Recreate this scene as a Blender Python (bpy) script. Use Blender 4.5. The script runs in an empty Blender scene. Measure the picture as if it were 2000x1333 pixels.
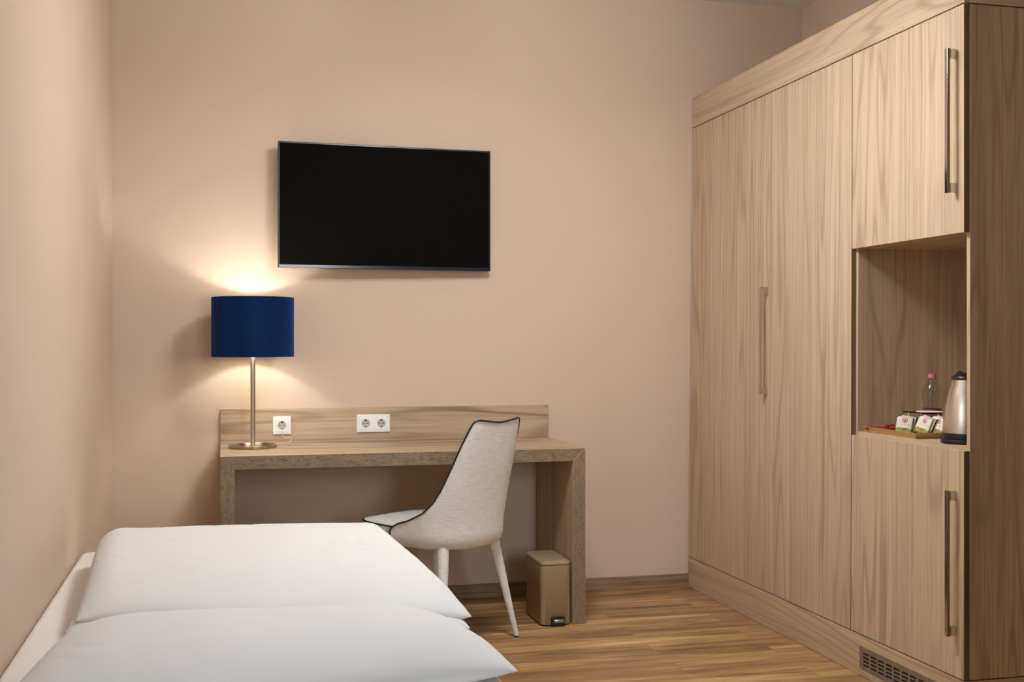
import bpy, bmesh, math, random
from mathutils import Vector, Matrix, noise
random.seed(7)
S = bpy.context.scene
COL = S.collection
PI = math.pi

# ------------------------------------------------------------------ camera
TH = 0.2462
cam_d = bpy.data.cameras.new('camera'); cam = bpy.data.objects.new('camera', cam_d); COL.objects.link(cam)
cam.location = (0, 0, 1.2); cam.rotation_euler = (PI/2, 0, -TH)
cam_d.sensor_width = 36.0; cam_d.lens = 2256.6/2000*36.0
cam_d.shift_y = (669.9-666.5)/2000.0
cam_d.clip_start = .05
S.camera = cam

# ------------------------------------------------------------------ world, lights, exposure
w = bpy.data.worlds.new('sky'); S.world = w; w.use_nodes = True
bg = w.node_tree.nodes['Background']; bg.inputs[0].default_value = (.78, .86, 1.0, 1); bg.inputs[1].default_value = 0.7
def area(name, loc, direction, sx, sy, power, col):
    l = bpy.data.lights.new(name, 'AREA'); l.shape = 'RECTANGLE'; l.size = sx; l.size_y = sy
    l.energy = power; l.color = col
    o = bpy.data.objects.new(name, l); COL.objects.link(o); o.location = loc
    o.rotation_euler = Vector(direction).to_track_quat('-Z', 'Y').to_euler()
    return o
# daylight entering by the window above the bed and by the window behind the camera
area('daylight_side_window', (-2.3, 1.15, 1.95), (1, .22, .0), 2.4, 1.9, 25, (1.0, .985, .96))
area('daylight_rear_window', (1.35, -3.3, 2.1), (-.02, 1, -.03), 1.5, 2.0, 170, (.93, .965, 1.0))
S.view_settings.view_transform = 'Standard'; S.view_settings.look = 'None'
S.view_settings.gamma = 1.0; S.view_settings.use_curve_mapping = False
S.view_settings.exposure = 0.38

# ------------------------------------------------------------------ measured places (metres)
B, XW, XL, XR, ZC = 5.306, 2.237, -0.4617, 2.8404, 2.8918
YN, YS, YM = 3.138, 3.801, 4.547
ZD, ZT, ZTT, ZNT, ZNB, ZSH = .1468, 2.257, 2.4027, 1.5415, .8648, .875
XDL, XDR, YD, YBS = -.0053, 1.5051, 4.7027, 5.284

# ------------------------------------------------------------------ helpers
def lin(r, g, b):
    f = lambda c: ((c/255+.055)/1.055)**2.4 if c > 10 else c/255/12.92
    return (f(r), f(g), f(b), 1)

def mat(name, col, rough=.5, metal=0.0, spec=.5, emis=None, es=0, trans=0, ior=1.45, sheen=0, bump=None, aniso=0, coat=0):
    m = bpy.data.materials.new(name); m.use_nodes = True
    nt = m.node_tree; b = nt.nodes['Principled BSDF']
    b.inputs['Base Color'].default_value = col; b.inputs['Roughness'].default_value = rough
    b.inputs['Metallic'].default_value = metal; b.inputs['Specular IOR Level'].default_value = spec
    b.inputs['IOR'].default_value = ior; b.inputs['Transmission Weight'].default_value = trans
    b.inputs['Sheen Weight'].default_value = sheen; b.inputs['Coat Weight'].default_value = coat
    b.inputs['Anisotropic'].default_value = aniso
    if emis: b.inputs['Emission Color'].default_value = emis; b.inputs['Emission Strength'].default_value = es
    if bump:
        sc, st, dist, stretch = bump
        tc = nt.nodes.new('ShaderNodeTexCoord'); mp = nt.nodes.new('ShaderNodeMapping'); mp.inputs['Scale'].default_value = stretch
        nz = nt.nodes.new('ShaderNodeTexNoise'); nz.inputs['Scale'].default_value = sc; nz.inputs['Detail'].default_value = 4
        bp = nt.nodes.new('ShaderNodeBump'); bp.inputs['Strength'].default_value = st; bp.inputs['Distance'].default_value = dist
        L = nt.links.new
        L(tc.outputs['Object'], mp.inputs[0]); L(mp.outputs[0], nz.inputs[0]); L(nz.outputs[0], bp.inputs['Height']); L(bp.outputs[0], b.inputs['Normal'])
    return m

class NT:
    def __init__(s, m): s.t = m.node_tree; s.L = s.t.links.new
    def n(s, typ, **kw):
        nd = s.t.nodes.new(typ)
        for k, v in kw.items():
            if k.startswith('_'): setattr(nd, k[1:], v)
            else:
                key = int(k[1:]) if k[0] == 'i' and k[1:].isdigit() else k
                if hasattr(v, 'default_value') or isinstance(v, bpy.types.NodeSocket): s.L(v, nd.inputs[key])
                else: nd.inputs[key].default_value = v
        return nd
    def math(s, op, a, b=0.0, clamp=False):
        nd = s.t.nodes.new('ShaderNodeMath'); nd.operation = op; nd.use_clamp = clamp
        for i, v in enumerate((a, b)):
            if isinstance(v, bpy.types.NodeSocket): s.L(v, nd.inputs[i])
            else: nd.inputs[i].default_value = v
        return nd.outputs[0]
    def ramp(s, fac, stops):
        nd = s.t.nodes.new('ShaderNodeValToRGB'); s.L(fac, nd.inputs[0]); e = nd.color_ramp.elements
        while len(e) < len(stops): e.new(.5)
        for i, (p, c) in enumerate(stops): e[i].position = p; e[i].color = c
        return nd.outputs[0]
    def mix(s, fac, a, b, mode='MIX'):
        nd = s.t.nodes.new('ShaderNodeMix'); nd.data_type = 'RGBA'; nd.blend_type = mode
        for i, v in ((0, fac), (6, a), (7, b)):
            if isinstance(v, bpy.types.NodeSocket): s.L(v, nd.inputs[i])
            else: nd.inputs[i].default_value = v
        return nd.outputs[2]

def wood(name, axis, light, midc, dark, grey, rough=.5, bands=.62, rings=40, acr=1.0, streak=1.0, alr=1.0, off=(0, 0, 0), bump=.04, spec=.35):
    """laminate wood: grain runs along axis (0,1,2)"""
    m = bpy.data.materials.new(name); m.use_nodes = True; g = NT(m); b = m.node_tree.nodes['Principled BSDF']
    tc = g.n('ShaderNodeTexCoord').outputs['Object']
    oi = g.n('ShaderNodeObjectInfo').outputs['Random']
    rnd = g.n('ShaderNodeCombineXYZ', i0=g.math('MULTIPLY', oi, 13.7), i1=g.math('MULTIPLY', oi, 29.1), i2=g.math('MULTIPLY', oi, 47.3)).outputs[0]
    v0 = g.n('ShaderNodeVectorMath', _operation='ADD', i0=tc, i1=rnd).outputs[0]
    v = g.n('ShaderNodeVectorMath', _operation='ADD', i0=v0, i1=off).outputs[0]
    def sc(a, l):
        s = [a*acr]*3; s[axis] = l*alr
        return g.n('ShaderNodeMapping', Vector=v, Scale=tuple(s)).outputs[0]
    def nz(a, l, det=2, dist=0, rg=.5):
        return g.n('ShaderNodeTexNoise', Vector=sc(a, l), Scale=1.0, Detail=det, Roughness=rg, Distortion=dist).outputs[0]
    big = nz(5.5, .40, 2, .08, .35)
    ring = g.math('SINE', g.math('MULTIPLY', big, rings*2))
    ring = g.math('POWER', g.math('ADD', g.math('MULTIPLY', ring, .5), .5), 5.0)
    st1 = nz(26, .32, 3, 0, .6); st2 = nz(95, 1.1, 2, 0, .6); fine = nz(420, 9, 2)
    tone = nz(9, .12, 2)
    f = g.math('ADD', g.math('MULTIPLY', g.math('SUBTRACT', st1, .5), .95*streak), .52)
    f = g.math('ADD', f, g.math('MULTIPLY', g.math('SUBTRACT', st2, .5), 1.6*streak))
    f = g.math('ADD', f, g.math('MULTIPLY', g.math('SUBTRACT', fine, .5), .9*streak))
    f = g.math('ADD', f, .02, True)
    col = g.ramp(f, [(.02, dark), (.42, midc), (.85, light)])
    tf = g.math('MULTIPLY', g.math('SUBTRACT', tone, .42), 3.2, True)
    col = g.mix(g.math('MULTIPLY', tf, .5), col, grey, 'MIX')
    if bands:
        patch = g.math('MULTIPLY', g.math('SUBTRACT', nz(2.6, .5, 1), .36), 6.0, True)
        rl = g.math('MULTIPLY', g.math('MULTIPLY', ring, patch), g.math('ADD', g.math('MULTIPLY', st2, .4), .6))
        col = g.mix(g.math('MULTIPLY', rl, bands, True), col, tuple(c*.78 for c in dark[:3])+(1,), 'MIX')
    g.L(col, b.inputs['Base Color']); b.inputs['Roughness'].default_value = rough; b.inputs['Specular IOR Level'].default_value = spec
    bp = g.n('ShaderNodeBump', Strength=bump*4, Distance=.0006, Height=f); g.L(bp.outputs[0], b.inputs['Normal'])
    return m

# albedo colours
WL, WM, WD, WG = (.61, .48, .335, 1), (.52, .39, .262, 1), (.36, .25, .155, 1), (.43, .335, .25, 1)
M = {}
for ax, nm in ((0, 'x'), (1, 'y'), (2, 'z')):
    M['oak'+nm] = wood('oak_laminate_'+nm, ax, WL, WM, WD, WG)
M['desk_oak'] = wood('desk_oak', 0, (.53, .41, .28, 1), (.43, .32, .21, 1), (.26, .18, .11, 1), (.36, .28, .21, 1), bands=1.35, rings=34)
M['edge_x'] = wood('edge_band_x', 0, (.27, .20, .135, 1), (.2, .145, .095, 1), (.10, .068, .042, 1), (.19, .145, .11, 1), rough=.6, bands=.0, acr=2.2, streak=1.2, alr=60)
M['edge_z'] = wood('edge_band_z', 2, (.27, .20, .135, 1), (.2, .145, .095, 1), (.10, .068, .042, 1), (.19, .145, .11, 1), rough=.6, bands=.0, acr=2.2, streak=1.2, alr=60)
M['base_wood'] = wood('baseboard_wood', 0, (.34, .235, .15, 1), (.25, .165, .1, 1), (.13, .08, .048, 1), (.22, .17, .125, 1), rough=.5, bands=.4)
M['wall'] = mat('peach_wall_paint', (.60, .48, .385, 1), .85, bump=(180, .12, .0006, (1, 1, 1)), spec=.2)
M['ceil'] = mat('ceiling_paint', (.74, .73, .71, 1), .9, spec=.2)
M['white_plastic'] = mat('white_plastic', (.80, .81, .83, 1), .35)
M['socket_grey'] = mat('socket_recess', (.45, .45, .47, 1), .45)
M['black_hole'] = mat('dark_hole', (.008, .007, .007, 1), .6)
M['black'] = mat('black_plastic', (.01, .011, .014, 1), .3)
M['frame_white'] = mat('window_frame_white', (.8, .8, .79, 1), .4)
M['steel'] = mat('brushed_steel', (.56, .50, .43, 1), .28, 1.0, bump=(300, .05, .0003, (1, 1, .02)))
M['chrome'] = mat('brushed_nickel', (.42, .37, .32, 1), .16, 1.0)
M['handle'] = mat('handle_metal', (.60, .58, .55, 1), .12, 1.0)
M['vent'] = mat('grey_brown_metal', (.30, .25, .215, 1), .45, .6)
M['sheet'] = mat('white_sheet', (.80, .77, .74, 1), .9, bump=(25, .25, .004, (1, .5, 1)), spec=.1, sheen=.1)
M['duvet'] = mat('white_cotton', (.70, .715, .73, 1), .9, bump=(14, .2, .004, (1, .7, 1)), spec=.1, sheen=.1)
M['bedbase'] = mat('bed_base_fabric', (.24, .2, .17, 1), .9)
M['glass'] = mat('clear_glass', (1, 1, 1, 1), .02, trans=1, ior=1.45)
def mat_pane():
    m = bpy.data.materials.new('window_glass'); m.use_nodes = True; t = m.node_tree; t.nodes.clear()
    o = t.nodes.new('ShaderNodeOutputMaterial'); mx = t.nodes.new('ShaderNodeMixShader'); a = t.nodes.new('ShaderNodeBsdfTransparent'); b = t.nodes.new('ShaderNodeBsdfGlossy')
    b.inputs['Roughness'].default_value = .02; mx.inputs[0].default_value = .06
    t.links.new(a.outputs[0], mx.inputs[1]); t.links.new(b.outputs[0], mx.inputs[2]); t.links.new(mx.outputs[0], o.inputs[0])
    return m
M['winglass'] = mat_pane()
M['taupe'] = mat('taupe_powder_coat', (.30, .215, .135, 1), .42)
M['taupe_lid'] = mat('taupe_lid', (.31, .235, .16, 1), .38)
M['bamboo'] = mat('bamboo', (.52, .31, .11, 1), .45, bump=(60, .2, .001, (1, 8, 8)))
M['bulb'] = mat('lamp_bulb_glow', (1, .9, .7, 1), .5, emis=(1.0, .975, .88, 1), es=215)

def mat_linen():
    m = bpy.data.materials.new('greige_linen'); m.use_nodes = True; g = NT(m); b = m.node_tree.nodes['Principled BSDF']
    tc = g.n('ShaderNodeTexCoord').outputs['Object']
    a = g.n('ShaderNodeTexNoise', Vector=g.n('ShaderNodeMapping', Vector=tc, Scale=(28, 28, 420)).outputs[0], Scale=1.0, Detail=3).outputs[0]
    c = g.n('ShaderNodeTexNoise', Vector=g.n('ShaderNodeMapping', Vector=tc, Scale=(520, 520, 30)).outputs[0], Scale=1.0, Detail=3).outputs[0]
    f = g.math('ADD', g.math('MULTIPLY', a, .65), g.math('MULTIPLY', c, .35))
    col = g.ramp(f, [(.30, (.54, .535, .50, 1)), (.52, (.71, .705, .675, 1)), (.72, (.80, .80, .775, 1))])
    g.L(col, b.inputs['Base Color']); b.inputs['Roughness'].default_value = .85; b.inputs['Specular IOR Level'].default_value = .2
    b.inputs['Sheen Weight'].default_value = .15
    g.L(g.n('ShaderNodeBump', Strength=.35, Distance=.0008, Height=f).outputs[0], b.inputs['Normal'])
    return m
M['linen'] = mat_linen()
M['seat'] = mat('pale_seat_fabric', (.55, .56, .57, 1), .85, bump=(400, .2, .0005, (1, 1, 1)))

def mat_velvet():
    m = bpy.data.materials.new('navy_velvet'); m.use_nodes = True; g = NT(m); b = m.node_tree.nodes['Principled BSDF']
    tc = g.n('ShaderNodeTexCoord').outputs['Object']
    a = g.n('ShaderNodeTexNoise', Vector=g.n('ShaderNodeMapping', Vector=tc, Scale=(12, 12, 3)).outputs[0], Scale=1.0, Detail=3).outputs[0]
    g.L(g.ramp(a, [(.3, (.001, .010, .052, 1)), (.7, (.0012, .018, .085, 1))]), b.inputs['Base Color'])
    b.inputs['Roughness'].default_value = .8; b.inputs['Specular IOR Level'].default_value = .1
    b.inputs['Sheen Weight'].default_value = .25; b.inputs['Sheen Tint'].default_value = (.1, .3, 1, 1)
    return m
M['velvet'] = mat_velvet()
M['shade_in'] = mat('shade_lining', (.82, .76, .62, 1), .7)

def mat_floor():
    m = bpy.data.materials.new('oak_vinyl_planks'); m.use_nodes = True; g = NT(m); b = m.node_tree.nodes['Principled BSDF']
    tc = g.n('ShaderNodeTexCoord').outputs['Object']
    br = g.n('ShaderNodeTexBrick', Vector=g.n('ShaderNodeMapping', Vector=tc, Location=(.35, .075, 0)).outputs[0], Color1=(0, 0, 0, 1), Color2=(1, 1, 1, 1), Mortar=(.5, .5, .5, 1), Scale=1.0)
    br.offset = .37; br.offset_frequency = 2; br.squash = 1
    br.inputs['Mortar Size'].default_value = .0008; br.inputs['Mortar Smooth'].default_value = .1
    br.inputs['Brick Width'].default_value = 1.22; br.inputs['Row Height'].default_value = .142
    tint = g.n('ShaderNodeSeparateColor', Color=br.outputs['Color']).outputs[0]
    shift = g.n('ShaderNodeCombineXYZ', i0=g.math('MULTIPLY', tint, 37.0), i1=g.math('MULTIPLY', tint, 11.0), i2=g.math('MULTIPLY', tint, 5.0)).outputs[0]
    v = g.n('ShaderNodeVectorMath', _operation='ADD', i0=tc, i1=shift).outputs[0]
    def nz(x, y, det=3, dist=0, rg=.55):
        return g.n('ShaderNodeTexNoise', Vector=g.n('ShaderNodeMapping', Vector=v, Scale=(x, y, 1)).outputs[0], Scale=1.0, Detail=det, Distortion=dist, Roughness=rg).outputs[0]
    big = nz(1.1, 11, 3, .6); st = nz(2.6, 46, 3, .3); fn = nz(14, 260, 2)
    f = g.math('ADD', g.math('MULTIPLY', g.math('SUBTRACT', big, .5), 1.7), .5)
    f = g.math('ADD', f, g.math('MULTIPLY', g.math('SUBTRACT', st, .5), 1.1))
    f = g.math('ADD', f, g.math('MULTIPLY', g.math('SUBTRACT', fn, .5), .5))
    f = g.math('ADD', f, g.math('MULTIPLY', g.math('SUBTRACT', tint, .5), .30), True)
    col = g.ramp(f, [(0, (.13, .065, .026, 1)), (.30, (.29, .16, .064, 1)), (.62, (.48, .285, .118, 1)), (1, (.72, .48, .23, 1))])
    hue = nz(.8, 5, 2)
    col = g.mix(g.math('MULTIPLY', g.math('SUBTRACT', hue, .45), 1.6, True), col, (.32, .175, .085, 1))
    col = g.mix(g.math('MULTIPLY', br.outputs['Fac'], .55), col, (.06, .03, .015, 1))
    g.L(col, b.inputs['Base Color']); b.inputs['Roughness'].default_value = .42; b.inputs['Specular IOR Level'].default_value = .4
    g.L(g.n('ShaderNodeBump', Strength=.12, Distance=.001, Height=f).outputs[0], b.inputs['Normal'])
    return m
M['floor'] = mat_floor()

# ------------------------------------------------------------------ mesh helpers
def thing(name, label, cat, loc, rz=0, group=None):
    o = bpy.data.objects.new(name, None); COL.objects.link(o); o.empty_display_size = .05
    o.location = loc; o.rotation_euler = (0, 0, rz); o['label'] = label; o['category'] = cat
    if group: o['group'] = group
    return o
def tag(o, label, cat, group=None):
    o['label'] = label; o['category'] = cat
    if group: o['group'] = group
    return o
def obj(name, bm, mats, parent=None, smooth=False, loc=None, sharp=None, label=None):
    me = bpy.data.meshes.new(name); bmesh.ops.recalc_face_normals(bm, faces=bm.faces); bm.to_mesh(me); bm.free()
    for mm in (mats if isinstance(mats, (list, tuple)) else [mats]): me.materials.append(mm)
    if smooth:
        for p in me.polygons: p.use_smooth = True
        if sharp is not None: me.set_sharp_from_angle(angle=math.radians(sharp))
    o = bpy.data.objects.new(name, me); COL.objects.link(o)
    if parent: o.parent = parent
    if loc: o.location = loc
    if label: o['label'] = label
    return o
def shift(bm, d): bmesh.ops.translate(bm, verts=bm.verts, vec=Vector(d)); return bm
def box(bm, x0, x1, y0, y1, z0, z1, bev=0, seg=2, mi=0):
    vs = [bm.verts.new((x, y, z)) for x in (x0, x1) for y in (y0, y1) for z in (z0, z1)]
    F = [(0, 1, 3, 2), (4, 6, 7, 5), (0, 4, 5, 1), (2, 3, 7, 6), (0, 2, 6, 4), (1, 5, 7, 3)]
    fs = [bm.faces.new([vs[i] for i in f]) for f in F]
    for f in fs: f.material_index = mi
    if bev:
        es = list({e for f in fs for e in f.edges})
        r = bmesh.ops.bevel(bm, geom=es, offset=bev, segments=seg, profile=.5, affect='EDGES', clamp_overlap=True)
        for f in r['faces']: f.material_index = mi
    return fs
def bx(*a, **k): bm = bmesh.new(); box(bm, *a, **k); return bm
def lathe(bm, prof, cx=0, cy=0, n=48, mi=0, close=False):
    rings = []
    for r, z in prof:
        if r < 1e-6: rings.append([bm.verts.new((cx, cy, z))])
        else: rings.append([bm.verts.new((cx+r*math.cos(2*PI*i/n), cy+r*math.sin(2*PI*i/n), z)) for i in range(n)])
    seq = list(zip(rings, rings[1:])) + ([(rings[-1], rings[0])] if close else [])
    for a, c in seq:
        for i in range(n):
            j = (i+1) % n
            if len(a) == 1 and len(c) == 1: continue
            if len(a) == 1: f = bm.faces.new([a[0], c[i], c[j]])
            elif len(c) == 1: f = bm.faces.new([a[i], a[j], c[0]])
            else: f = bm.faces.new([a[i], a[j], c[j], c[i]])
            f.material_index = mi
    return bm
def tube(bm, pts, r, n=10, mi=0, closed=False, caps=True):
    pts = [Vector(p) for p in pts]; N = len(pts); rings = []
    rr = r if isinstance(r, (list, tuple)) else [r]*N
    prev = None
    for i, p in enumerate(pts):
        a = pts[(i-1) % N] if (closed or i > 0) else p; c = pts[(i+1) % N] if (closed or i < N-1) else p
        t = (c-a).normalized()
        if prev is None:
            u = t.orthogonal().normalized()
        else:
            u = (prev - t*prev.dot(t)); u = u.normalized() if u.length > 1e-6 else t.orthogonal().normalized()
        prev = u; v = t.cross(u)
        rings.append([bm.verts.new(p+(u*math.cos(2*PI*k/n)+v*math.sin(2*PI*k/n))*rr[i]) for k in range(n)])
    rng = range(N if closed else N-1)
    for i in rng:
        a, c = rings[i], rings[(i+1) % N]
        for k in range(n):
            f = bm.faces.new([a[k], a[(k+1) % n], c[(k+1) % n], c[k]]); f.material_index = mi
    if caps and not closed:
        bm.faces.new(rings[0]).material_index = mi; bm.faces.new(rings[-1]).material_index = mi
    return bm
def rrect(w, d, r, n=6, cx=0, cy=0):
    out = []
    for sx, sy, a0 in ((1, 1, 0), (-1, 1, PI/2), (-1, -1, PI), (1, -1, 1.5*PI)):
        for i in range(n+1):
            a = a0+PI/2*i/n
            out.append((cx+sx*(w/2-r)+r*math.cos(a), cy+sy*(d/2-r)+r*math.sin(a)))
    return out
def loft(bm, rings, cap=True, mi=0):
    R = [[bm.verts.new(p) for p in r] for r in rings]; n = len(R[0])
    for a, c in zip(R, R[1:]):
        for i in range(n):
            f = bm.faces.new([a[i], a[(i+1) % n], c[(i+1) % n], c[i]]); f.material_index = mi
    if cap: bm.faces.new(R[0]).material_index = mi; bm.faces.new(R[-1]).material_index = mi
    return bm
def cyl(bm, p0, p1, r, n=24, mi=0): return tube(bm, [p0, p1], r, n, mi)

# ------------------------------------------------------------------ the room
def struct(name, bm, m, parent=None, smooth=False):
    o = obj(name, bm, m, parent, smooth)
    if not parent: o['kind'] = 'structure'
    return o
YR = -1.8; T = .16
struct('floor', bx(XL-T, XR+T, YR-T, B+T, -.1, 0), M['floor'])
struct('ceiling', bx(XL-T, XR+T, YR-T, B+T, ZC, ZC+.12), M['ceil'])
struct('wall_back', bx(XL-T, XR+T, B, B+T, 0, ZC), M['wall'])
struct('wall_right', bx(XR, XR+T, YR-T, B, 0, ZC), M['wall'])
struct('wall_light_block', bx(1.97, XR, YR, 2.30, 0, ZC), mat('dark_light_block_paint', (.16, .11, .075, 1), .8))  # unseen dark wall, added to keep daylight and bounce off the wardrobe side
def wall_hole(name, fixed0, fixed1, a0, a1, h0, h1, z0, z1, axis):
    bm = bmesh.new()
    def pc(p0, p1, q0, q1):
        if axis == 'y': box(bm, fixed0, fixed1, p0, p1, q0, q1)
        else: box(bm, p0, p1, fixed0, fixed1, q0, q1)
    pc(a0, h0, 0, ZC); pc(h1, a1, 0, ZC); pc(h0, h1, 0, z0); pc(h0, h1, z1, ZC)
    return struct(name, bm, M['wall'])
wall_hole('wall_left', XL-T, XL, YR-T, B, .95, 2.48, .98, 2.45, 'y')
wall_hole('wall_rear', YR-T, YR, XL, XR, 1.0, 1.9, .9, 2.6, 'x')
def window(name, axis, c, a0, a1, z0, z1):
    bm = bmesh.new(); g = bmesh.new(); s = .055
    def pc(b, p0, p1, q0, q1, h=.03):
        if axis == 'y': box(b, c-h, c+h, p0, p1, q0, q1, .004, 1)
        else: box(b, p0, p1, c-h, c+h, q0, q1, .004, 1)
    mid = (a0+a1)/2
    pc(bm, a0, a1, z0, z0+s); pc(bm, a0, a1, z1-s, z1); pc(bm, a0, a0+s, z0+s, z1-s); pc(bm, a1-s, a1, z0+s, z1-s); pc(bm, mid-s*.6, mid+s*.6, z0+s, z1-s)
    o = struct(name, bm, M['frame_white'])
    pc(g, a0+s, mid-s*.6, z0+s, z1-s, .004); pc(g, mid+s*.6, a1-s, z0+s, z1-s, .004)
    struct('window_pane', g, M['winglass'], o)
    return o
window('window_1', 'y', XL-.11, .95, 2.48, .98, 2.45)
window('window_2', 'x', YR-.11, 1.0, 1.9, .9, 2.6)
bm = bmesh.new(); box(bm, XL+.001, XW+.04, B-.013, B, 0, .0655, .002, 1); struct('baseboard_back', bm, M['base_wood'])
bm = bmesh.new(); box(bm, XL, XL+.013, YR, B-.014, 0, .0655, .002, 1); struct('baseboard_left', bm, wood('baseboard_wood_y', 1, (.34, .235, .15, 1), (.25, .165, .1, 1), (.13, .08, .048, 1), (.22, .17, .125, 1)))

# ------------------------------------------------------------------ wardrobe
WB = Vector((XW, YN, 0))
def warp(bm):
    for v in bm.verts:
        t = (v.co.y-YN)/(B-YN)
        v.co.x += .0107*(v.co.z-1.2)/1.05*max(0, min(1, t))
    return bm
def wpart(name, bm, m, parent, **k): warp(bm); shift(bm, -WB); return obj(name, bm, m, parent, **k)
wd = thing('wardrobe', 'tall light oak built-in wardrobe covering the right-hand wall with an open niche', 'wardrobe', WB)
BE = B-.004; dt = .02; g2 = .0022; XD = XR-.002
wpart('side_panel', bx(XW+dt+.001, XD, YN+.0005, YN+.018, ZD+.002, ZT-.002, bev=.0008, seg=1), M['oakz'], wd)
def door(name, y0, y1, z0, z1):
    return wpart(name, bx(XW, XW+dt, y0+g2, y1-g2, z0+g2, z1-g2, bev=.0008, seg=1), M['oakz'], wd)
door_edge = wood('door_edge', 2, (.19, .13, .08, 1), (.14, .095, .058, 1), (.08, .05, .03, 1), (.13, .09, .06, 1), bands=0)
d_far = door('door', YM, BE, ZD, ZT)
d_mid = door('door', YS, YM, ZD, ZT)
d_up = door('door', YN, YS, ZNT, ZT)
d_low = door('door', YN, YS, ZD, ZNB)
# dark edge banding on the near edge of the doors
for d in (d_mid, d_up, d_low):
    me = d.data; me.materials.append(door_edge)
    for p in me.polygons:
        if p.normal.y < -.9: p.material_index = 1
def handle(parent, y, z0, z1):
    bm = bmesh.new()
    box(bm, XW-.036, XW-.026, y-.007, y+.007, z0, z1, .001, 2)
    for zz in (z0+.002, z1-.032): box(bm, XW-.027, XW, y-.006, y+.006, zz, zz+.030, .001, 1)
    wpart('handle', bm, M['handle'], parent, label='slim metal bar handle')
handle(d_mid, 4.475, .982, 1.437); handle(d_up, 3.180, 1.669, 2.124); handle(d_low, 3.180, .279, .737)
# carcass: dividing panel, niche ceiling, shelf, niche back, tall compartment back
wpart('divider_panel', bx(XW+dt+.001, XD-.01, YS-.010, YS+.008, ZD+.004, ZT-.004, bev=.0006, seg=1), M['oakz'], wd)
wpart('niche_top', bx(XW+dt+.001, XD-.06, YN+.018, YS-.010, ZNT+.004, ZNT+.022, bev=.0006, seg=1), M['oaky'], wd)
wpart('niche_shelf', bx(XW+dt+.001, XD-.06, YN+.018, YS-.010, ZSH-.018, ZSH, bev=.0006, seg=1), M['oaky'], wd)
wpart('back_panel', bx(XD-.06, XD-.05, YN+.018, YS-.010, ZD, ZT, bev=0), M['oakz'], wd)
wpart('bottom_panel', bx(XW+dt+.001, XD-.01, YN+.018, BE-.018, ZD+.004, ZD+.022, bev=0), M['oaky'], wd)
wpart('side_panel', bx(XW+dt+.001, XD, BE-.018, BE, ZD+.002, ZT-.002), M['oakz'], wd)
# plinth and cornice, flush with the doors, mitred round the near corner
def band(name, z0, z1):
    wpart(name, bx(XW, XW+.019, YN, BE, z0, z1, bev=.0008, seg=1), M['oaky'], wd)
    wpart(name, bx(XW+.0195, XD, YN, YN+.019, z0, z1, bev=.0008, seg=1), M['oakx'], wd)
band('plinth', 0.001, ZD-.002); band('cornice', ZT+.002, ZTT)
wpart('top_panel', bx(XW+.02, XD, YN+.02, BE, ZTT-.02, ZTT-.001), M['oaky'], wd)
# ventilation grille set in the plinth
bm = bmesh.new(); y1, y0, z0, z1 = 3.734, 3.234, .029, .1065; xf = XW-.0035
ncol, nrow = 10, 4
ys = [y1-.024-.0478*i for i in range(ncol)]
cells = [(y-.037, y) for y in ys if y-.037 > y0+.006]
zs = [(z1-.0175-.0135*j-.0075, z1-.0175-.0135*j) for j in range(nrow)]
cols = []
edges = [y0]+[e for c in sorted(cells) for e in c]+[y1]
for k in range(0, len(edges), 2): box(bm, xf, XW-.0002, edges[k], edges[k+1], z0, z1)
for (a, b_) in cells:
    zl = [z0]+[e for c in sorted(zs) for e in c]+[z1]
    for k in range(0, len(zl), 2): box(bm, xf, XW-.0002, a, b_, zl[k], zl[k+1])
vt = wpart('vent_grille', bm, M['vent'], wd, label='grey metal ventilation grille with four rows of slots')
wpart('vent_backing', bx(XW-.0012, XW-.0004, y0+.004, y1-.004, z0+.004, z1-.004), M['black_hole'], vt)

# ------------------------------------------------------------------ added drum lamp (unseen above the frame, put in to light the room)
PX, PY, PZ, PR = 1.0, 3.50, 2.50, .23
cl = thing('added_pendant_lamp', 'added unseen white drum pendant that lights the room from above', 'added lamp', (PX, PY, ZC))
bm = bmesh.new(); lathe(bm, [(0, -.0005), (.06, -.0005), (.058, -.02), (.01, -.03), (0, -.03)], n=32); obj('canopy', bm, M['frame_white'], cl, smooth=True, sharp=40)
bm = bmesh.new(); cyl(bm, (0, 0, -.03), (0, 0, PZ-ZC+.085), .005, 10); obj('rod', bm, M['frame_white'], cl)
M['drum_side'] = mat('added_lamp_side', (.9, .9, .88, 1), .8, emis=(1.0, .97, .92, 1), es=27)
M['drum_low'] = mat('added_lamp_diffuser', (1, 1, 1, 1), .5, emis=(1.0, .985, .955, 1), es=43)
h0 = PZ-ZC-.10; h1 = PZ-ZC+.10
bm = bmesh.new(); lathe(bm, [(PR, h0), (PR, h1), (PR-.003, h1), (PR-.003, h0)], n=64, close=True); obj('shade', bm, M['drum_side'], cl, smooth=True, sharp=40)
bm = bmesh.new(); lathe(bm, [(0, h0+.004), (PR-.0032, h0+.004), (PR-.0032, h0+.008), (0, h0+.008)], n=64); obj('diffuser', bm, M['drum_low'], cl)
bm = bmesh.new(); lathe(bm, [(0, h1-.012), (PR-.0032, h1-.012), (PR-.0032, h1-.008), (0, h1-.008)], n=64); obj('top_cover', bm, M['frame_white'], cl)

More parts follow.
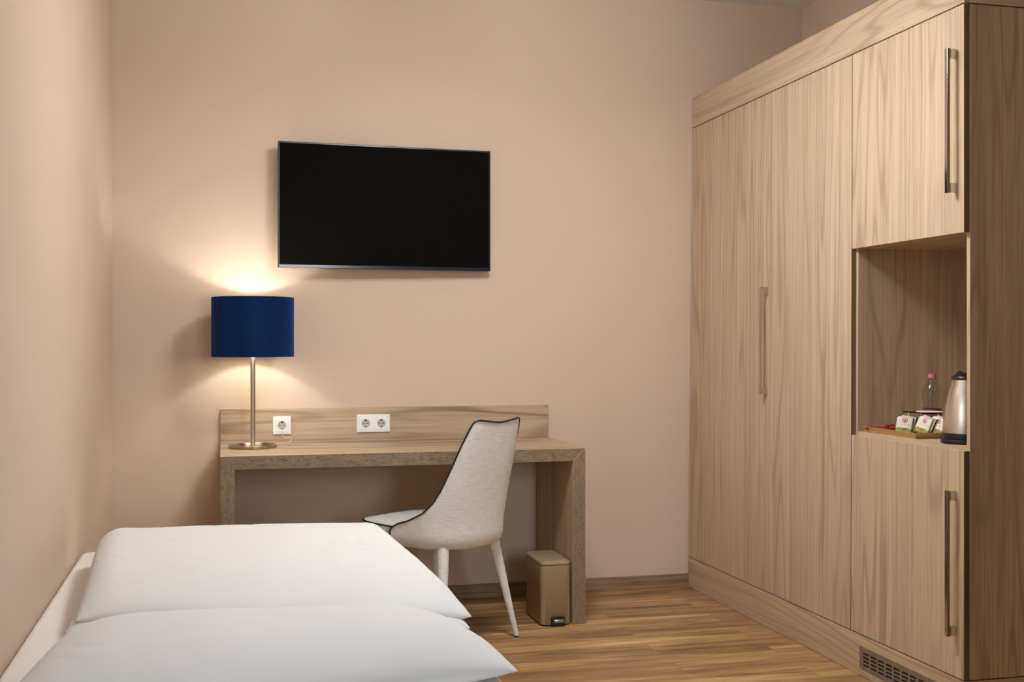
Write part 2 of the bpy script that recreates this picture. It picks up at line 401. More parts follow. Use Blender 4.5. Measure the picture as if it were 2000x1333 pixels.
# ------------------------------------------------------------------ desk
DB = Vector((XDL, YD, 0))
dk = thing('desk', 'light oak wall desk with thick mitred frame and raised back rail', 'desk', DB)
def dpart(name, bm, m, **k): shift(bm, -DB); return obj(name, bm, m, dk, **k)
lt = .056; ap = .0537
def prism_y(pts, ya, yb):
    bm = bmesh.new(); lo = [bm.verts.new((x, ya, z)) for x, z in pts]; hi = [bm.verts.new((x, yb, z)) for x, z in pts]
    bm.faces.new(lo); bm.faces.new(hi); n = len(pts)
    for i in range(n): bm.faces.new([lo[i], lo[(i+1) % n], hi[(i+1) % n], hi[i]])
    bmesh.ops.bevel(bm, geom=list(bm.edges), offset=.0006, segments=1, affect='EDGES')
    return bm
g = .0004
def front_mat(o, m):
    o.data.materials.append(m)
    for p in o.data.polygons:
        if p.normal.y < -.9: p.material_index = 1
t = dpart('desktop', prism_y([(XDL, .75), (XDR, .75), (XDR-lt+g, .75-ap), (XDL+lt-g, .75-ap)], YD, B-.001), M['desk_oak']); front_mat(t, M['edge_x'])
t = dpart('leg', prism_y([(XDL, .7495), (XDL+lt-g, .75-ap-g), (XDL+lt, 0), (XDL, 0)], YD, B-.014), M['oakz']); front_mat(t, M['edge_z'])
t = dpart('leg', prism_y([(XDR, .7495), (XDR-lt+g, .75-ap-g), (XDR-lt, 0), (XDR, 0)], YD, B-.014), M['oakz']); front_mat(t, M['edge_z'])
dpart('back_rail', bx(XDL, XDR, YBS, B-.001, .7505, .9039, bev=.0008, seg=1), M['desk_oak'])

# ------------------------------------------------------------------ wall sockets
def socket(cx, n, label):
    cz = .829+ .0 if n == 1 else .8315
    H = .0405; W = H if n == 1 else .0760
    t = thing('wall_socket', label, 'socket', (cx, YBS, cz))
    bm = bmesh.new(); box(bm, -W, W, -.008, -.0004, -H, H, .003, 2); obj('frame', bm, M['white_plastic'], t)
    for k in range(n):
        x = 0 if n == 1 else (-.0355 if k == 0 else .0355)
        bm = bmesh.new(); s = .0275
        # insert with a round well
        N = 32; rr = .0195
        sq = []
        for i in range(N):
            a = 2*PI*i/N; c, s_ = math.cos(a), math.sin(a); q = s/max(abs(c), abs(s_)); sq.append((c*q, s_*q))
        ro = [bm.verts.new((x+a, -.0105, b_)) for a, b_ in sq]; rb = [bm.verts.new((x+a*1.02, -.0078, b_*1.02)) for a, b_ in sq]
        ri = [bm.verts.new((x+rr*math.cos(2*PI*i/N), -.0105, rr*math.sin(2*PI*i/N))) for i in range(N)]
        rw = [bm.verts.new((x+rr*.93*math.cos(2*PI*i/N), -.0082, rr*.93*math.sin(2*PI*i/N))) for i in range(N)]
        for A, C, mi in ((rb, ro, 0), (ro, ri, 0), (ri, rw, 1)):
            for i in range(N):
                f = bm.faces.new([A[i], A[(i+1) % N], C[(i+1) % N], C[i]]); f.material_index = mi
        bm.faces.new(rw).material_index = 1
        ins = obj('insert', bm, [M['white_plastic'], M['socket_grey']], t, label='round recessed power outlet')
        bm = bmesh.new()
        for sx in (-.0095, .0095): cyl(bm, (x+sx, -.0086, 0), (x+sx, -.008, 0), .0028, 12)
        box(bm, x-.004, x+.004, -.0100, -.0081, .0115, .0182); box(bm, x-.0028, x+.0028, -.0100, -.0081, -.0182, -.0135)
        box(bm, x-.0015, x+.0015, -.0086, -.008, -.0015, .0015)
        obj('contacts', bm, M['black_hole'], ins)
    return t
def on_back(px, Y):
    t = (px-1000)/2256.6; c, s = math.cos(TH), math.sin(TH); return Y*(c*t+s)/(c-s*t)
sx1 = on_back(550.5, YBS)
socket(sx1, 1, 'single white wall socket in the desk rail, to the right of the table lamp')
socket(on_back(729, YBS), 2, 'double white wall socket in the middle of the desk rail')

# ------------------------------------------------------------------ television
tv = thing('television', 'black flat-screen television mounted on the wall above the desk', 'television', (.2415, 5.203, 1.534), math.atan2(.047, .9745))
W_, H_ = .9757, .560
bm = bmesh.new(); box(bm, 0, W_, .0, .022, 0, H_, .002, 2)
obj('housing', bm, M['black'], tv)
M['screen'] = mat('matte_screen', (.0055, .0055, .0055, 1), .4, spec=.0)
bm = bmesh.new(); box(bm, .007, W_-.007, -.0008, .0, .014, H_-.007); obj('screen', bm, M['screen'], tv)
bm = bmesh.new(); box(bm, .15, W_-.15, .022, .046, .08, H_-.12, .006, 2); obj('rear_cover', bm, M['black'], tv)
M['bez'] = mat('blue_black_strip', (.012, .018, .035, 1), .15)
bm = bmesh.new(); box(bm, .004, W_-.004, -.0015, 0, .001, .0125); obj('lower_strip', bm, M['bez'], tv)
M['led'] = mat('standby_light', (.5, .01, .02, 1), .4, emis=(1, .02, .05, 1), es=2)
bm = bmesh.new(); box(bm, .060, .072, -.003, .004, -.004, .002, .001, 1); obj('standby_light', bm, M['led'], tv, label='tiny red standby light')
M['brack'] = mat('bracket_metal', (.05, .05, .055, 1), .5, .5)
bm = bmesh.new(); box(bm, .33, .65, .046, .060, .15, .40, .003, 1); obj('wall_bracket', bm, M['brack'], tv)

# ------------------------------------------------------------------ table lamp
LX, LY = .130, 5.080
lamp = thing('table_lamp', 'lit table lamp with navy blue drum shade and brushed steel stem on the desk', 'lamp', (LX, LY, .7505))
def lp(name, bm, m, parent=lamp, **k): return obj(name, bm, m, parent, smooth=True, **k)
bm = bmesh.new(); lathe(bm, [(0, 0), (.100, 0), (.102, .002), (.102, .012), (.1005, .0135), (.0925, .0135), (.090, .0115), (.088, .007), (.03, .005), (.016, .007), (0, .008)], n=72)
lp('base', bm, M['chrome'], sharp=35)
bm = bmesh.new(); lathe(bm, [(0, .006), (.0105, .006), (.0105, .445), (.006, .45), (0, .45)], n=28); lp('stem', bm, M['steel'], sharp=40)
z0, z1, R = 1.1406-.7505, 1.3935-.7505, .1735
bm = bmesh.new(); lathe(bm, [(R, z0), (R, z1), (R-.0015, z1+.0008), (R-.003, z1), (R-.003, z0), (R-.0015, z0-.0008)], n=96, close=True)
sh = obj('lamp_shade', bm, [M['velvet'], M['shade_in']], lamp, smooth=True, sharp=50, label='navy blue velvet drum shade')
for p in sh.data.polygons:
    r = math.hypot(p.center.x, p.center.y)
    if r < R-.0005 and p.center.x*p.normal.x+p.center.y*p.normal.y < 0 and abs(p.normal.z) < .5: p.material_index = 1
bm = bmesh.new()
for a in (0, 2*PI/3, 4*PI/3): cyl(bm, (.012*math.cos(a+.5), .012*math.sin(a+.5), z0+.06), ((R-.003)*math.cos(a+.5), (R-.003)*math.sin(a+.5), z0+.06), .0012, 8)
lathe(bm, [(.010, z0+.055), (.018, z0+.055), (.018, z0+.065), (.010, z0+.065)], n=24, close=True)
lp('shade_ring', bm, M['steel'], sh)
bm = bmesh.new(); lathe(bm, [(0, .452), (.014, .452), (.016, .470), (.014, .49), (.012, .494), (0, .494)], n=24); lp('lamp_holder', bm, M['white_plastic'], sharp=40)
bm = bmesh.new(); zc = .535; rb = .022
lathe(bm, [(0, .4945), (.012, .495)]+[(rb*math.sin(a), zc-rb*math.cos(a)) for a in [PI*k/14 for k in range(3, 14)]]+[(0, zc+rb)], n=28); lp('bulb', bm, M['bulb'], label='glowing warm bulb inside the shade')
M['cord'] = mat('clear_cord', (.72, .62, .45, 1), .4)
bm = bmesh.new()
c0 = Vector((sx1-LX, YBS-.012-LY, .829-.0165-.7505))
pts = [c0, c0+Vector((.000, -.008, -.006)), c0+Vector((.001, -.010, -.018)), c0+Vector((.006, -.010, -.030)), c0+Vector((.018, -.011, -.038)), c0+Vector((.032, -.012, -.036)),
       c0+Vector((.040, -.015, -.040)), c0+Vector((.036, -.022, -.052)), c0+Vector((.015, -.03, -.0595)), c0+Vector((-.04, -.04, -.0595)), Vector((.095, .10, .0017)), Vector((.09, .052, .0017))]
def smooth_pts(P, k=5):
    P = [Vector(p) for p in P]; out = []
    for i in range(len(P)-1):
        a = P[max(i-1, 0)]; b_ = P[i]; c = P[i+1]; d = P[min(i+2, len(P)-1)]
        for j in range(k):
            t = j/k
            out.append(.5*((2*b_)+(c-a)*t+(2*a-5*b_+4*c-d)*t*t+(-a+3*b_-3*c+d)*t**3))
    out.append(P[-1]); return out
tube(bm, smooth_pts(pts), .0013, 8); lp('cord', bm, M['cord'], label='thin pale cord looping from the socket')

# ------------------------------------------------------------------ chair
F = Vector((-.605, .791, 0)).normalized()
CH = Vector((.857, 4.600, 0))
ch = thing('dining_chair', 'upholstered greige linen chair with black piping, pushed askew to the desk', 'chair', CH, math.atan2(F.y, F.x)-PI/2)
# local frame: +y forward, +x right
def interp(tab, v):
    if v <= tab[0][0]: return tab[0][1]
    for (a, fa), (b_, fb) in zip(tab, tab[1:]):
        if v <= b_: return fa+(fb-fa)*(v-a)/(b_-a)
    return tab[-1][1]
def plan(s):
    """s in -1..1 along the U; returns base x,y"""
    a = abs(s); sg = 1 if s > 0 else -1
    if a > .72:
        return (sg*.22, -.05+(a-.72)/.28*.12)
    t = a/.72*PI/2; n = 4.0
    x = .22*abs(math.sin(t))**(2/n); y = -.05-.20*abs(math.cos(t))**(2/n)
    return (sg*x, y)
def dense():
    # resample U by arc length
    raw = [(s, plan(s)) for s in [-1+2*i/800 for i in range(801)]]
    L = [0]
    for (s0, p0), (s1, p1) in zip(raw, raw[1:]): L.append(L[-1]+math.hypot(p1[0]-p0[0], p1[1]-p0[1]))
    N = 96; out = []
    j = 0
    for i in range(N+1):
        tgt = L[-1]*i/N
        while j < len(L)-2 and L[j+1] < tgt: j += 1
        f = (tgt-L[j])/max(L[j+1]-L[j], 1e-9); p0, p1 = raw[j][1], raw[j+1][1]
        out.append((tgt, (p0[0]+(p1[0]-p0[0])*f, p0[1]+(p1[1]-p0[1])*f)))
    return out, L[-1]
U, UL = dense()
# height of the shell rim as a function of arc length from the wing front
RIM = [(0, .462), (.012, .478), (.04, .492), (.095, .509), (.165, .543), (.21, .585), (.238, .640), (.262, .72), (.283, .80), (.302, .862), (.316, .893), (.330, .9025), (.345, .9045), (.37, .9025), (.41, .8985), (.45, .8945), (.49, .8915), (.53, .8895), (.60, .889)]
def rimz(L):
    a = min(L, UL-L); return interp(RIM, a)
LEAN = [(.42, 0), (.50, .004), (.60, .016), (.72, .036), (.82, .052), (.91, .068)]
HW = [(.42, 1.0), (.55, .985), (.70, .92), (.91, .83)]
def shell_pt(i, f, inner=0):
    inner *= 1-.55*f
    L, (x, y) = U[i]; zt = rimz(L); zb = .398
    rows = f
    z = zb+(zt-zb)*rows
    k = 1.0
    d = z-zb
    if d < .05: k = 1-.20*(1-math.sqrt(max(0, 1-((.05-d)/.05)**2)))
    cn = (abs(x)/.22)**2*max(0, (-.05-y)/.2)**2*(1-max(0, min(1, (z-.50)/.34)))
    x = x*(1-.26*cn); y = y+.052*cn
    X = x*interp(HW, z)*k; Y = (y+.05)*k-.05-interp(LEAN, z) if y < .0 else (y - interp(LEAN, z)-(1-k)*.12*(y > .05))
    if inner:
        nx, ny = -x, -(y+.0)
        c = Vector((0, -.02)); v = Vector((c.x-x, c.y-y)) if y < -.05 else Vector((-x, 0))
        v.normalize(); X += v.x*inner; Y += v.y*inner
    return Vector((X, Y, z))
bm = bmesh.new(); FR = [0, .02, .05, .09, .14, .22, .32, .43, .54, .65, .76, .87, 1.0]
NU = len(U)
outer = [[bm.verts.new(shell_pt(i, f)) for i in range(NU)] for f in FR]
inn = [[bm.verts.new(shell_pt(i, f, .022)) for i in range(NU)] for f in FR]
for r in range(len(FR)-1):
    for i in range(NU-1):
        bm.faces.new([outer[r][i], outer[r][i+1], outer[r+1][i+1], outer[r+1][i]])
        bm.faces.new([inn[r][i], inn[r+1][i], inn[r+1][i+1], inn[r][i+1]])
for i in range(NU-1):
    bm.faces.new([outer[-1][i], outer[-1][i+1], inn[-1][i+1], inn[-1][i]])
for r in range(len(FR)-1):
    for i in (0, NU-1): bm.faces.new([outer[r][i], outer[r+1][i], inn[r+1][i], inn[r][i]])
bm.faces.new([outer[0][i] for i in range(NU)])
shell = obj('backrest', bm, M['linen'], ch, smooth=True, sharp=50)
pip = [shell_pt(0, f) for f in (.1, .35, .7)]+[shell_pt(i, 1.0) for i in range(0, NU)]+[shell_pt(NU-1, f) for f in (.7, .35, .1)]
bm = bmesh.new(); tube(bm, pip, .0036, 8); obj('piping', bm, M['black'], shell, smooth=True, label='black piping along the shell edge')
# seat cushion
def seat_ring(z, grow, zf=0):
    pts = []
    for i in range(64):
        a = 2*PI*i/64; n = 7.0; c, s = math.cos(a), math.sin(a)
        x = (.203+grow)*abs(c)**(2/n)*(1 if c >= 0 else -1); y = .040+(.238+grow)*abs(s)**(2/n)*(1 if s >= 0 else -1)
        y = max(y, -.172); x *= 1-.22*max(0, -y/.17)**2
        pts.append((x, y, z))
    return pts
def smooth01(y):
    t = max(0, min(1, (y-.05)/.2)); return t*t
def lift(bm):
    for v in bm.verts:
        if v.co.z > .44: v.co.z += .010*smooth01(v.co.y)
    return bm
bm = bmesh.new(); loft(bm, [seat_ring(.402, -.03), seat_ring(.408, -.018), seat_ring(.43, -.006), seat_ring(.472, 0), seat_ring(.478, -.006), seat_ring(.484, -.05), seat_ring(.486, -.12)])
lift(bm); obj('seat', bm, [M['linen'], M['seat']], ch, smooth=True, sharp=60)
so = ch.children[-1]
for p in so.data.polygons:
    if p.center.z > .473: p.material_index = 1
bm = bmesh.new(); tube(bm, [(x, y, z+.001+.010*smooth01(y)) for x, y, z in seat_ring(.473, .001)], .0034, 8, closed=True); obj('piping', bm, M['black'], so, smooth=True, label='black piping round the seat edge')
# legs
for sx, y0, y1 in ((-1, -.150, -.215), (1, -.150, -.215), (-1, .165, .205), (1, .165, .205)):
    x0, x1 = .150*sx, .225*sx
    top = Vector((x0, y0, .415)); bot = Vector((x1, y1, .006))
    bm = bmesh.new(); N = 9; pts = []; rr = []
    for i in range(N):
        t = i/(N-1); pts.append(top.lerp(bot, t)); rr.append(.0245-.0150*t**.9)
    tube(bm, pts, rr, 20); lg = obj('leg', bm, M['linen'], ch, smooth=True, sharp=60)
    bm = bmesh.new(); cyl(bm, bot+Vector((0, 0, 0)), (bot.x, bot.y, 0.0), .0098, 16); obj('glide', bm, M['black'], lg)

# ------------------------------------------------------------------ pedal bin
bn = thing('pedal_bin', 'slim taupe pedal bin with black foot pedal on the floor against the desk leg', 'bin', (1.374, 4.828, 0))
bw, bd = .134, .262
def rr3(z, gr, r=.028): return [(x, y, z) for x, y in rrect(bw+2*gr, bd+2*gr, r, 6)]
bm = bmesh.new(); loft(bm, [rr3(.006, -.002), rr3(.008, 0), rr3(.255, 0), rr3(.256, -.0015)]); obj('body', bm, M['taupe'], bn, smooth=True, sharp=50)
bm = bmesh.new(); loft(bm, [rr3(.0, -.003), rr3(.006, -.003)]); obj('base_ring', bm, M['black'], bn, smooth=True, sharp=50)
bm = bmesh.new(); loft(bm, [rr3(.256, -.004), rr3(.2585, -.004)]); obj('gasket', bm, M['black'], bn, smooth=True, sharp=50)
bm = bmesh.new(); loft(bm, [rr3(.2585, 0), rr3(.2645, .001), rr3(.270, -.001), rr3(.2745, -.006, .026), rr3(.277, -.014, .022), rr3(.278, -.03, .012)]); obj('lid', bm, M['taupe_lid'], bn, smooth=True, sharp=60)
bm = bmesh.new(); box(bm, -.030+.006, .030+.006, -bd/2-.012, -bd/2+.002, .003, .040, .004, 2); pd = obj('pedal', bm, M['black'], bn, label='black foot pedal')
M['pedal_top'] = mat('pedal_plate', (.35, .35, .36, 1), .3, .8)
bm = bmesh.new(); box(bm, -.022+.006, .024+.006, -bd/2-.022, -bd/2-.008, .018, .032, .003, 2); obj('pedal_plate', bm, M['pedal_top'], pd, smooth=True, sharp=40)

# ------------------------------------------------------------------ bed
bed = thing('bed', 'single bed with smooth white fitted sheet standing along the left wall', 'bed', (.055, 3.05, 0))
BO = Vector((.055, 3.05, 0))
def soft_box(x0, x1, y0, y1, z0, z1, r, n=5, crown=.0):
    bm = bmesh.new(); cx, cy = (x0+x1)/2, (y0+y1)/2; w_, d_ = x1-x0, y1-y0; rings = []
    for k in range(n+1):
        a = PI/2*k/n; ins = r*(1-math.cos(PI/2-a)) if False else r*(1-math.sin(a))
        rings.append([(x, y, z0+r*(1-math.cos(a))) for x, y in rrect(w_-2*ins, d_-2*ins, max(.04-ins, .01), 8, cx, cy)])
    for k in range(n+1):
        a = PI/2*k/n; ins = r*(1-math.cos(a))
        rings.append([(x, y, z1-r*(1-math.sin(a))) for x, y in rrect(w_-2*ins, d_-2*ins, max(.04-ins, .01), 8, cx, cy)])
    loft(bm, rings); return bm
bm = soft_box(XL+.004, .572, 2.02, 4.105, .27, .50, .022); shift(bm, -BO); obj('mattress', bm, M['sheet'], bed, smooth=True, sharp=60)
bm = soft_box(XL+.016, .565, 2.03, 4.10, .07, .268, .015, 3); shift(bm, -BO); obj('bed_base', bm, M['bedbase'], bed, smooth=True, sharp=60)
for x in (XL+.08, .50):
    for y in (2.10, 4.03):
        bm = bmesh.new(); cyl(bm, (x, y, 0), (x, y, .072), .022, 16); shift(bm, -BO); obj('leg', bm, M['black'], bed)

def smoothstep(a, b_, x):
    t = max(0, min(1, (x-a)/(b_-a))); return t*t*(3-2*t)
def slab(corners, z0, top, edge, nu=90, nv=90, under=.35, wr=1.0, seed=0, bm=None):
    """cushion-like slab; corners FL, FR, NR, NL; top(u,v) crown height; edge = rounding widths (left,right,far,near)"""
    bm = bm or bmesh.new(); FL, FR_, NR, NL = [Vector((c[0], c[1])) for c in corners]
    def rowpos(u, v):
        a = FL.lerp(FR_, u); b_ = NL.lerp(NR, u); return a.lerp(b_, v)
    def par(i, n):  # denser near the edges
        t = i/n; return .5-.5*math.cos(PI*t)
    W = (FR_-FL).length; D = (FL-NL).length
    def prof(d, e):
        if d >= e: return 1.0
        q = 1-d/e; return math.sqrt(max(0, 1-q*q))
    Tm = {}; Bm = {}
    for i in range(nu+1):
        for j in range(nv+1):
            u, v = par(i, nu), par(j, nv); p = rowpos(u, v)
            h = top(u, v)
            k = prof(u*W, edge[0])*prof((1-u)*W, edge[1])*prof(v*D, edge[2])*prof((1-v)*D, edge[3])
            zm = z0+h*under
            wv = noise.noise(Vector((p.x*5+seed, p.y*2.6, seed)))*.006+noise.noise(Vector((p.x*9-p.y*14+seed, p.y*6+p.x*4, 3+seed)))*.003
            # tiny creases
            cr = abs(noise.noise(Vector((p.x*3.2+p.y*5.1+seed*2, p.x*4.5-p.y*2.2, 7+seed))))
            wv -= .004*max(0, 1-cr/.05)*k
            kk = smoothstep(0, .35, k)
            Tm[i, j] = bm.verts.new((p.x, p.y, zm+(h*(1-under))*k+wv*wr*kk))
            if i in (0, nu) or j in (0, nv): Bm[i, j] = Tm[i, j]
            else: Bm[i, j] = bm.verts.new((p.x, p.y, zm-(h*under)*min(1, k*1.6)))
    for i in range(nu):
        for j in range(nv):
            bm.faces.new([Tm[i, j], Tm[i+1, j], Tm[i+1, j+1], Tm[i, j+1]])
            q = [Bm[i, j], Bm[i, j+1], Bm[i+1, j+1], Bm[i+1, j]]
            bm.faces.new(q)
    return bm
def top1(u, v): return .115-.022*v*v-.008*u+.008*math.sin(PI*u)*math.sin(PI*v)
bm = slab([(-.350, 3.77), (.485, 3.745), (.568, 2.665), (-.350, 2.835)], .501, lambda u, v: .052, (.06, .05, .06, .06), under=.5, seed=3.3, wr=.3, nu=50, nv=50)
slab([(-.375, 3.80), (.505, 3.775), (.577, 2.69), (-.330, 2.86)], .519, top1, (.085, .06, .09, .26), under=.34, seed=1.3, wr=.5, bm=bm)
o = obj('folded_duvet', bm, M['duvet'], None, smooth=True); tag(o, 'white folded duvet lying flat across the far half of the bed', 'duvet')
def top2(u, v):
    return .112+.006*math.sin(PI*u)-.012*smoothstep(.6, 1, v)
bm = slab([(-.335, 2.81), (.53, 2.625), (.590, 2.295), (-.42, 2.02)], .501, top2, (.20, .22, .22, .34), under=.25, seed=5.1, wr=.6)
o = obj('pillow', bm, M['duvet'], None, smooth=True); tag(o, 'plump white pillow at the near end of the bed, in front of the folded duvet', 'pillow')

# ------------------------------------------------------------------ things in the niche
def lab(name, label, cat, loc, rz=0, group=None): return thing(name, label, cat, loc, rz, group)
kt = lab('electric_kettle', 'brushed steel electric kettle with black lid and base on the niche shelf', 'kettle', (2.336, 3.262, ZSH), PI-.305)
bm = bmesh.new(); lathe(bm, [(0, 0), (.080, 0), (.082, .003), (.082, .010), (.078, .014), (0, .014)], n=48); obj('power_base', bm, M['black'], kt, smooth=True, sharp=40)
bm = bmesh.new(); lathe(bm, [(0, .0145), (.076, .0145), (.077, .018), (.0755, .033), (0, .034)], n=48); obj('lower_band', bm, M['black'], kt, smooth=True, sharp=40)
M['kettle_steel'] = mat('kettle_steel', (.70, .64, .58, 1), .30, 1.0, bump=(200, .03, .0003, (1, 1, .05)))
prof = [(0, .0345), (.0745, .0345), (.0745, .055), (.073, .085), (.069, .115), (.063, .145), (.056, .172), (.0495, .194), (.047, .205), (.0, .206)]
bm = bmesh.new(); lathe(bm, prof, n=56)
obj('body', bm, M['kettle_steel'], kt, smooth=True, sharp=50)
bm = bmesh.new(); loft(bm, [[(x, .052-.0+yy, .165) for x, yy in ((-.006, 0), (.006, 0), (.003, .012), (-.003, .012))], [(x, .045+yy, .204) for x, yy in ((-.016, 0), (.016, 0), (.005, .028), (-.005, .028))]]); obj('spout', bm, M['kettle_steel'], kt)
bm = bmesh.new(); lathe(bm, [(0, .2062), (.0475, .2062), (.048, .212), (.044, .218), (.030, .224), (.014, .228), (0, .229)], n=48); obj('lid', bm, M['black'], kt, smooth=True, sharp=50)
bm = bmesh.new(); tube(bm, smooth_pts([(0, -.040, .212), (0, -.075, .222), (0, -.105, .200), (0, -.112, .150), (0, -.104, .095), (0, -.076, .065)]), .010, 12); obj('handle', bm, M['black'], kt, smooth=True)

bt = lab('water_bottle', 'small clear plastic water bottle with pink cap behind the glasses in the niche', 'bottle', (2.498, 3.690, ZSH))
M['pet'] = mat('clear_plastic', (.86, .89, .89, 1), .03, trans=1, ior=1.30)
M['pink'] = mat('pink_cap', (.62, .17, .26, 1), .4)
M['magenta'] = mat('magenta_label', (.28, .02, .10, 1), .4)
pr = [(0, .002), (.026, 0), (.031, .006), (.032, .02), (.030, .028), (.032, .036), (.0325, .085), (.030, .093), (.027, .099), (.031, .107), (.0345, .125), (.034, .143), (.029, .162), (.018, .180), (.0125, .188), (.0125, .200)]
bm = bmesh.new(); lathe(bm, pr+[(r-.0008, z+.0005) for r, z in reversed(pr[1:])]+[(0, .003)], n=36); obj('body', bm, M['pet'], bt, smooth=True, sharp=70)
bm = bmesh.new(); lathe(bm, [(0, .2125), (.013, .2125), (.0145, .211), (.0145, .198), (.0135, .197), (.0135, .2005), (0, .2005)], n=28); obj('cap', bm, M['pink'], bt, smooth=True, sharp=40, label='pink screw cap')
bm = bmesh.new(); lathe(bm, [(.0328, .036), (.0332, .036), (.0334, .086), (.0328, .086)], n=36, close=True); obj('wrapper', bm, M['magenta'], bt, smooth=True, sharp=40, label='magenta wrap-around label')

# bamboo tray with sloping rim
ty0, ty1, tx0, tx1 = 3.440, 3.772, 2.263, 2.455
tr = lab('bamboo_tray', 'shallow bamboo tray holding the tea and sugar sachets on the niche shelf', 'tray', ((tx0+tx1)/2, (ty0+ty1)/2, ZSH))
bm = bmesh.new(); hw, hd = (tx1-tx0)/2, (ty1-ty0)/2
def rec(gr, z): return [(-hw-gr, -hd-gr, z), (hw+gr, -hd-gr, z), (hw+gr, hd+gr, z), (-hw-gr, hd+gr, z)]
loft(bm, [rec(-.010, 0), rec(0, .020), rec(-.005, .0205), rec(-.014, .0045)])
obj('body', bm, M['bamboo'], tr)

tz = ZSH+.0046
# tumblers upside down
def tumbler(loc, label, h=.074):
    t = lab('glass_tumbler', label, 'glass', loc, 0, 'tumblers in the niche')
    pr = [(0, h-.001), (.026, h-.001), (.028, h-.003), (.033, .001), (.0338, 0), (.0345, .001), (.0300, h+.002), (.028, h+.004), (0, h+.004)]
    bm = bmesh.new(); lathe(bm, pr, n=40); obj('glass', bm, M['glass'], t, smooth=True, sharp=60)
    return t
M['paper'] = mat('white_paper', (.78, .76, .72, 1), .7)
tA = tumbler((2.372, 3.628, tz), 'clear upturned tumbler on the tray, left of the covered one')
tB = tumbler((2.401, 3.560, tz), 'clear upturned tumbler on the tray under the round paper coaster')
bm = bmesh.new(); lathe(bm, [(0, 0), (.045, 0), (.046, .0008), (.046, .002), (.045, .0026), (0, .0026)], n=40)
co = obj('paper_coaster', bm, M['paper'], None, smooth=True, sharp=40, loc=(2.401, 3.560, tz+.0782)); tag(co, 'round white paper coaster lying on top of the right-hand upturned tumbler', 'coaster')

# tea sachets
def mat_sachet(name, tint, teal=True):
    m = bpy.data.materials.new(name); m.use_nodes = True; g = NT(m); b = m.node_tree.nodes['Principled BSDF']
    tc = g.n('ShaderNodeTexCoord').outputs['Object']
    s = g.n('ShaderNodeSeparateXYZ', i0=tc)
    x, z = s.outputs[0], s.outputs[2]
    nz = g.n('ShaderNodeTexNoise', Vector=tc, Scale=60.0, Detail=2.0).outputs[0]
    hill = g.math('ADD', g.math('MULTIPLY', g.math('SUBTRACT', nz, .5), .02), g.math('SUBTRACT', .022, g.math('MULTIPLY', g.math('ABSOLUTE', x), .15)))
    land = g.math('LESS_THAN', z, hill)
    col = g.mix(land, (.78, .75, .66, 1), tint)
    low = g.math('LESS_THAN', z, .008)
    if teal: col = g.mix(low, col, (.16, .42, .50, 1))
    g.L(col, b.inputs['Base Color']); b.inputs['Roughness'].default_value = .45
    return m
M['sA'] = mat_sachet('tea_paper_green', (.30, .36, .08, 1)); M['sB'] = mat_sachet('tea_paper_olive', (.33, .30, .07, 1), False); M['sC'] = mat_sachet('tea_paper_leaf', (.22, .30, .08, 1), False)
M['red_print'] = mat('red_print', (.55, .05, .05, 1), .5); M['navy_print'] = mat('navy_packet', (.015, .02, .07, 1), .4)
M['grey_print'] = mat('grey_print', (.45, .44, .42, 1), .5); M['brown_print'] = mat('brown_print', (.30, .12, .05, 1), .5)
def packet_mesh(w_=.056, h=.062, t=.0035):
    bm = bmesh.new(); n = 8; A = {}
    for sgn in (-1, 1):
        for i in range(n+1):
            for j in range(n+1):
                u, v = i/n, j/n; e = min(u, 1-u, v, 1-v); k = min(1, e/.18)
                if (sgn == 1) and (i in (0, n) or j in (0, n)): A[sgn, i, j] = A[-1, i, j]; continue
                A[sgn, i, j] = bm.verts.new(((u-.5)*w_, sgn*t*.5*math.sin(k*PI/2), v*h))
    for sgn in (-1, 1):
        for i in range(n):
            for j in range(n):
                bm.faces.new([A[sgn, i, j], A[sgn, i+1, j], A[sgn, i+1, j+1], A[sgn, i, j+1]])
    return bm
def sachet(loc, rz, lean, roll, m, label, group, printed=True):
    t = lab('tea_sachet', label, 'sachet', loc, 0, group)
    t.rotation_euler = (lean, roll, rz)
    obj('envelope', packet_mesh(), m, t, smooth=True)
    if printed:
        bm = bmesh.new(); y = -.0022
        N = 20; cx, cz = 0, .0475
        ro = [bm.verts.new((cx+.0088*math.cos(2*PI*i/N), y, cz+.0088*math.sin(2*PI*i/N))) for i in range(N)]
        ri = [bm.verts.new((cx+.0065*math.cos(2*PI*i/N), y, cz+.0065*math.sin(2*PI*i/N))) for i in range(N)]
        for i in range(N): bm.faces.new([ro[i], ro[(i+1) % N], ri[(i+1) % N], ri[i]])
        # little seated figure inside the ring, as an oval with a crossbar
        rc = [bm.verts.new((cx+.0032*math.cos(2*PI*i/N), y, cz-.0008+.0048*math.sin(2*PI*i/N))) for i in range(N)]; bm.faces.new(rc)
        obj('emblem', bm, M['red_print'], t)
        bm = bmesh.new()
        for k in range(7): box(bm, -.020+k*.006, -.0165+k*.006, y, y+.0002, .0315, .0335)
        obj('lettering', bm, M['grey_print'], t)
        bm = bmesh.new(); rc = [bm.verts.new((.009*math.cos(PI*i/10), y, .012+.008*math.sin(PI*i/10))) for i in range(11)]; bm.faces.new(rc)
        obj('picture', bm, M['brown_print'], t)
    return t
view = -math.atan2(2.3, 3.55)
G = 'tea sachets leaning in the tray'
def P_at(px, X):
    t = (px-1000)/2256.6; c, s = math.cos(TH), math.sin(TH); return X/((c*t+s)/(c-s*t))
groups = [(1764.5, 2.300, 0.00, M['sA'], 'leftmost', .10), (1797, 2.322, .50, M['sB'], 'middle', .24), (1823, 2.352, .45, M['sC'], 'rightmost', .26)]
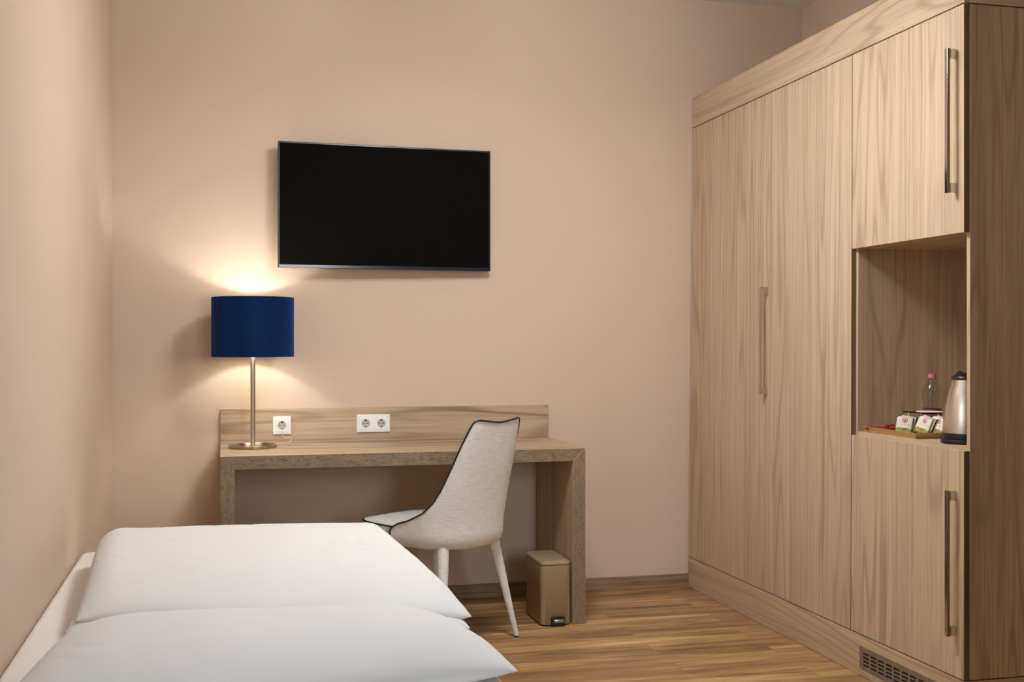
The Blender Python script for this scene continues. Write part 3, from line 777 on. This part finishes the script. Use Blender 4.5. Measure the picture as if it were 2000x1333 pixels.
for px, X, extra, m_, nm, roll in groups:
    Y = P_at(px, X); rz = view-.10-extra
    d = Vector((-math.sin(rz), math.cos(rz), 0))
    p = Vector((X, Y, tz+.001+.028*math.sin(roll)))
    words = ['front tea sachet of the %s bundle in the tray, white with red ring emblem' % nm,
             'second tea sachet of the %s bundle in the tray, peeking above the front one' % nm,
             'dark navy packet standing behind the white sachets of the %s bundle' % nm]
    sachet(p, rz, -.30, roll, m_, words[0], G)
    q = p+d*.006; q.x += .006*math.cos(rz); q.y += .006*math.sin(rz); q.z += .002
    sachet(q, rz-.03, -.30, roll+.05, m_, words[1], G, False)
    q = p+d*.012; q.x += .011*math.cos(rz); q.y += .011*math.sin(rz)
    sachet(q, rz, -.30, roll, M['navy_print'], words[2], G, False)

# sugar sticks
def mat_stick():
    m = bpy.data.materials.new('red_striped_paper'); m.use_nodes = True; g = NT(m); b = m.node_tree.nodes['Principled BSDF']
    s = g.n('ShaderNodeSeparateXYZ', i0=g.n('ShaderNodeTexCoord').outputs['Object'])
    f = g.math('GREATER_THAN', g.math('SINE', g.math('ADD', g.math('MULTIPLY', s.outputs[0], 70.0), g.math('MULTIPLY', s.outputs[1], 110.0))), .80)
    g.L(g.mix(f, (.30, .022, .016, 1), (.60, .30, .22, 1)), b.inputs['Base Color']); b.inputs['Roughness'].default_value = .35
    return m
M['stick'] = mat_stick()
spots = [(2.292, 3.738, .016, -.10), (2.300, 3.716, .0165, .06), (2.304, 3.692, .016, -.04), (2.312, 3.670, .0165, .10), (2.334, 3.706, .0250, .55)]
place = ['nearest the far wall of the niche', 'second from the far wall of the niche', 'third from the far wall of the niche', 'closest to the tea sachets', 'lying askew on top of the others']
for (x, y, z, a), wds in zip(spots, place):
    bm = bmesh.new(); R_ = []
    for k in range(9):
        t = k/8; e = min(1, min(t, 1-t)/.12); hh = .0012+.0058*e; R_.append([(-.035+.08*t, .0085*math.cos(2*PI*i/12), hh*math.sin(2*PI*i/12)) for i in range(12)])
    loft(bm, R_); o = obj('sugar_stick', bm, M['stick'], None, smooth=True, sharp=60, loc=(x, y, ZSH+z)); o.rotation_euler = (0, -.03, a)
    tag(o, 'red striped sugar stick in the tray, '+wds, 'sugar', 'sugar sticks in the tray')
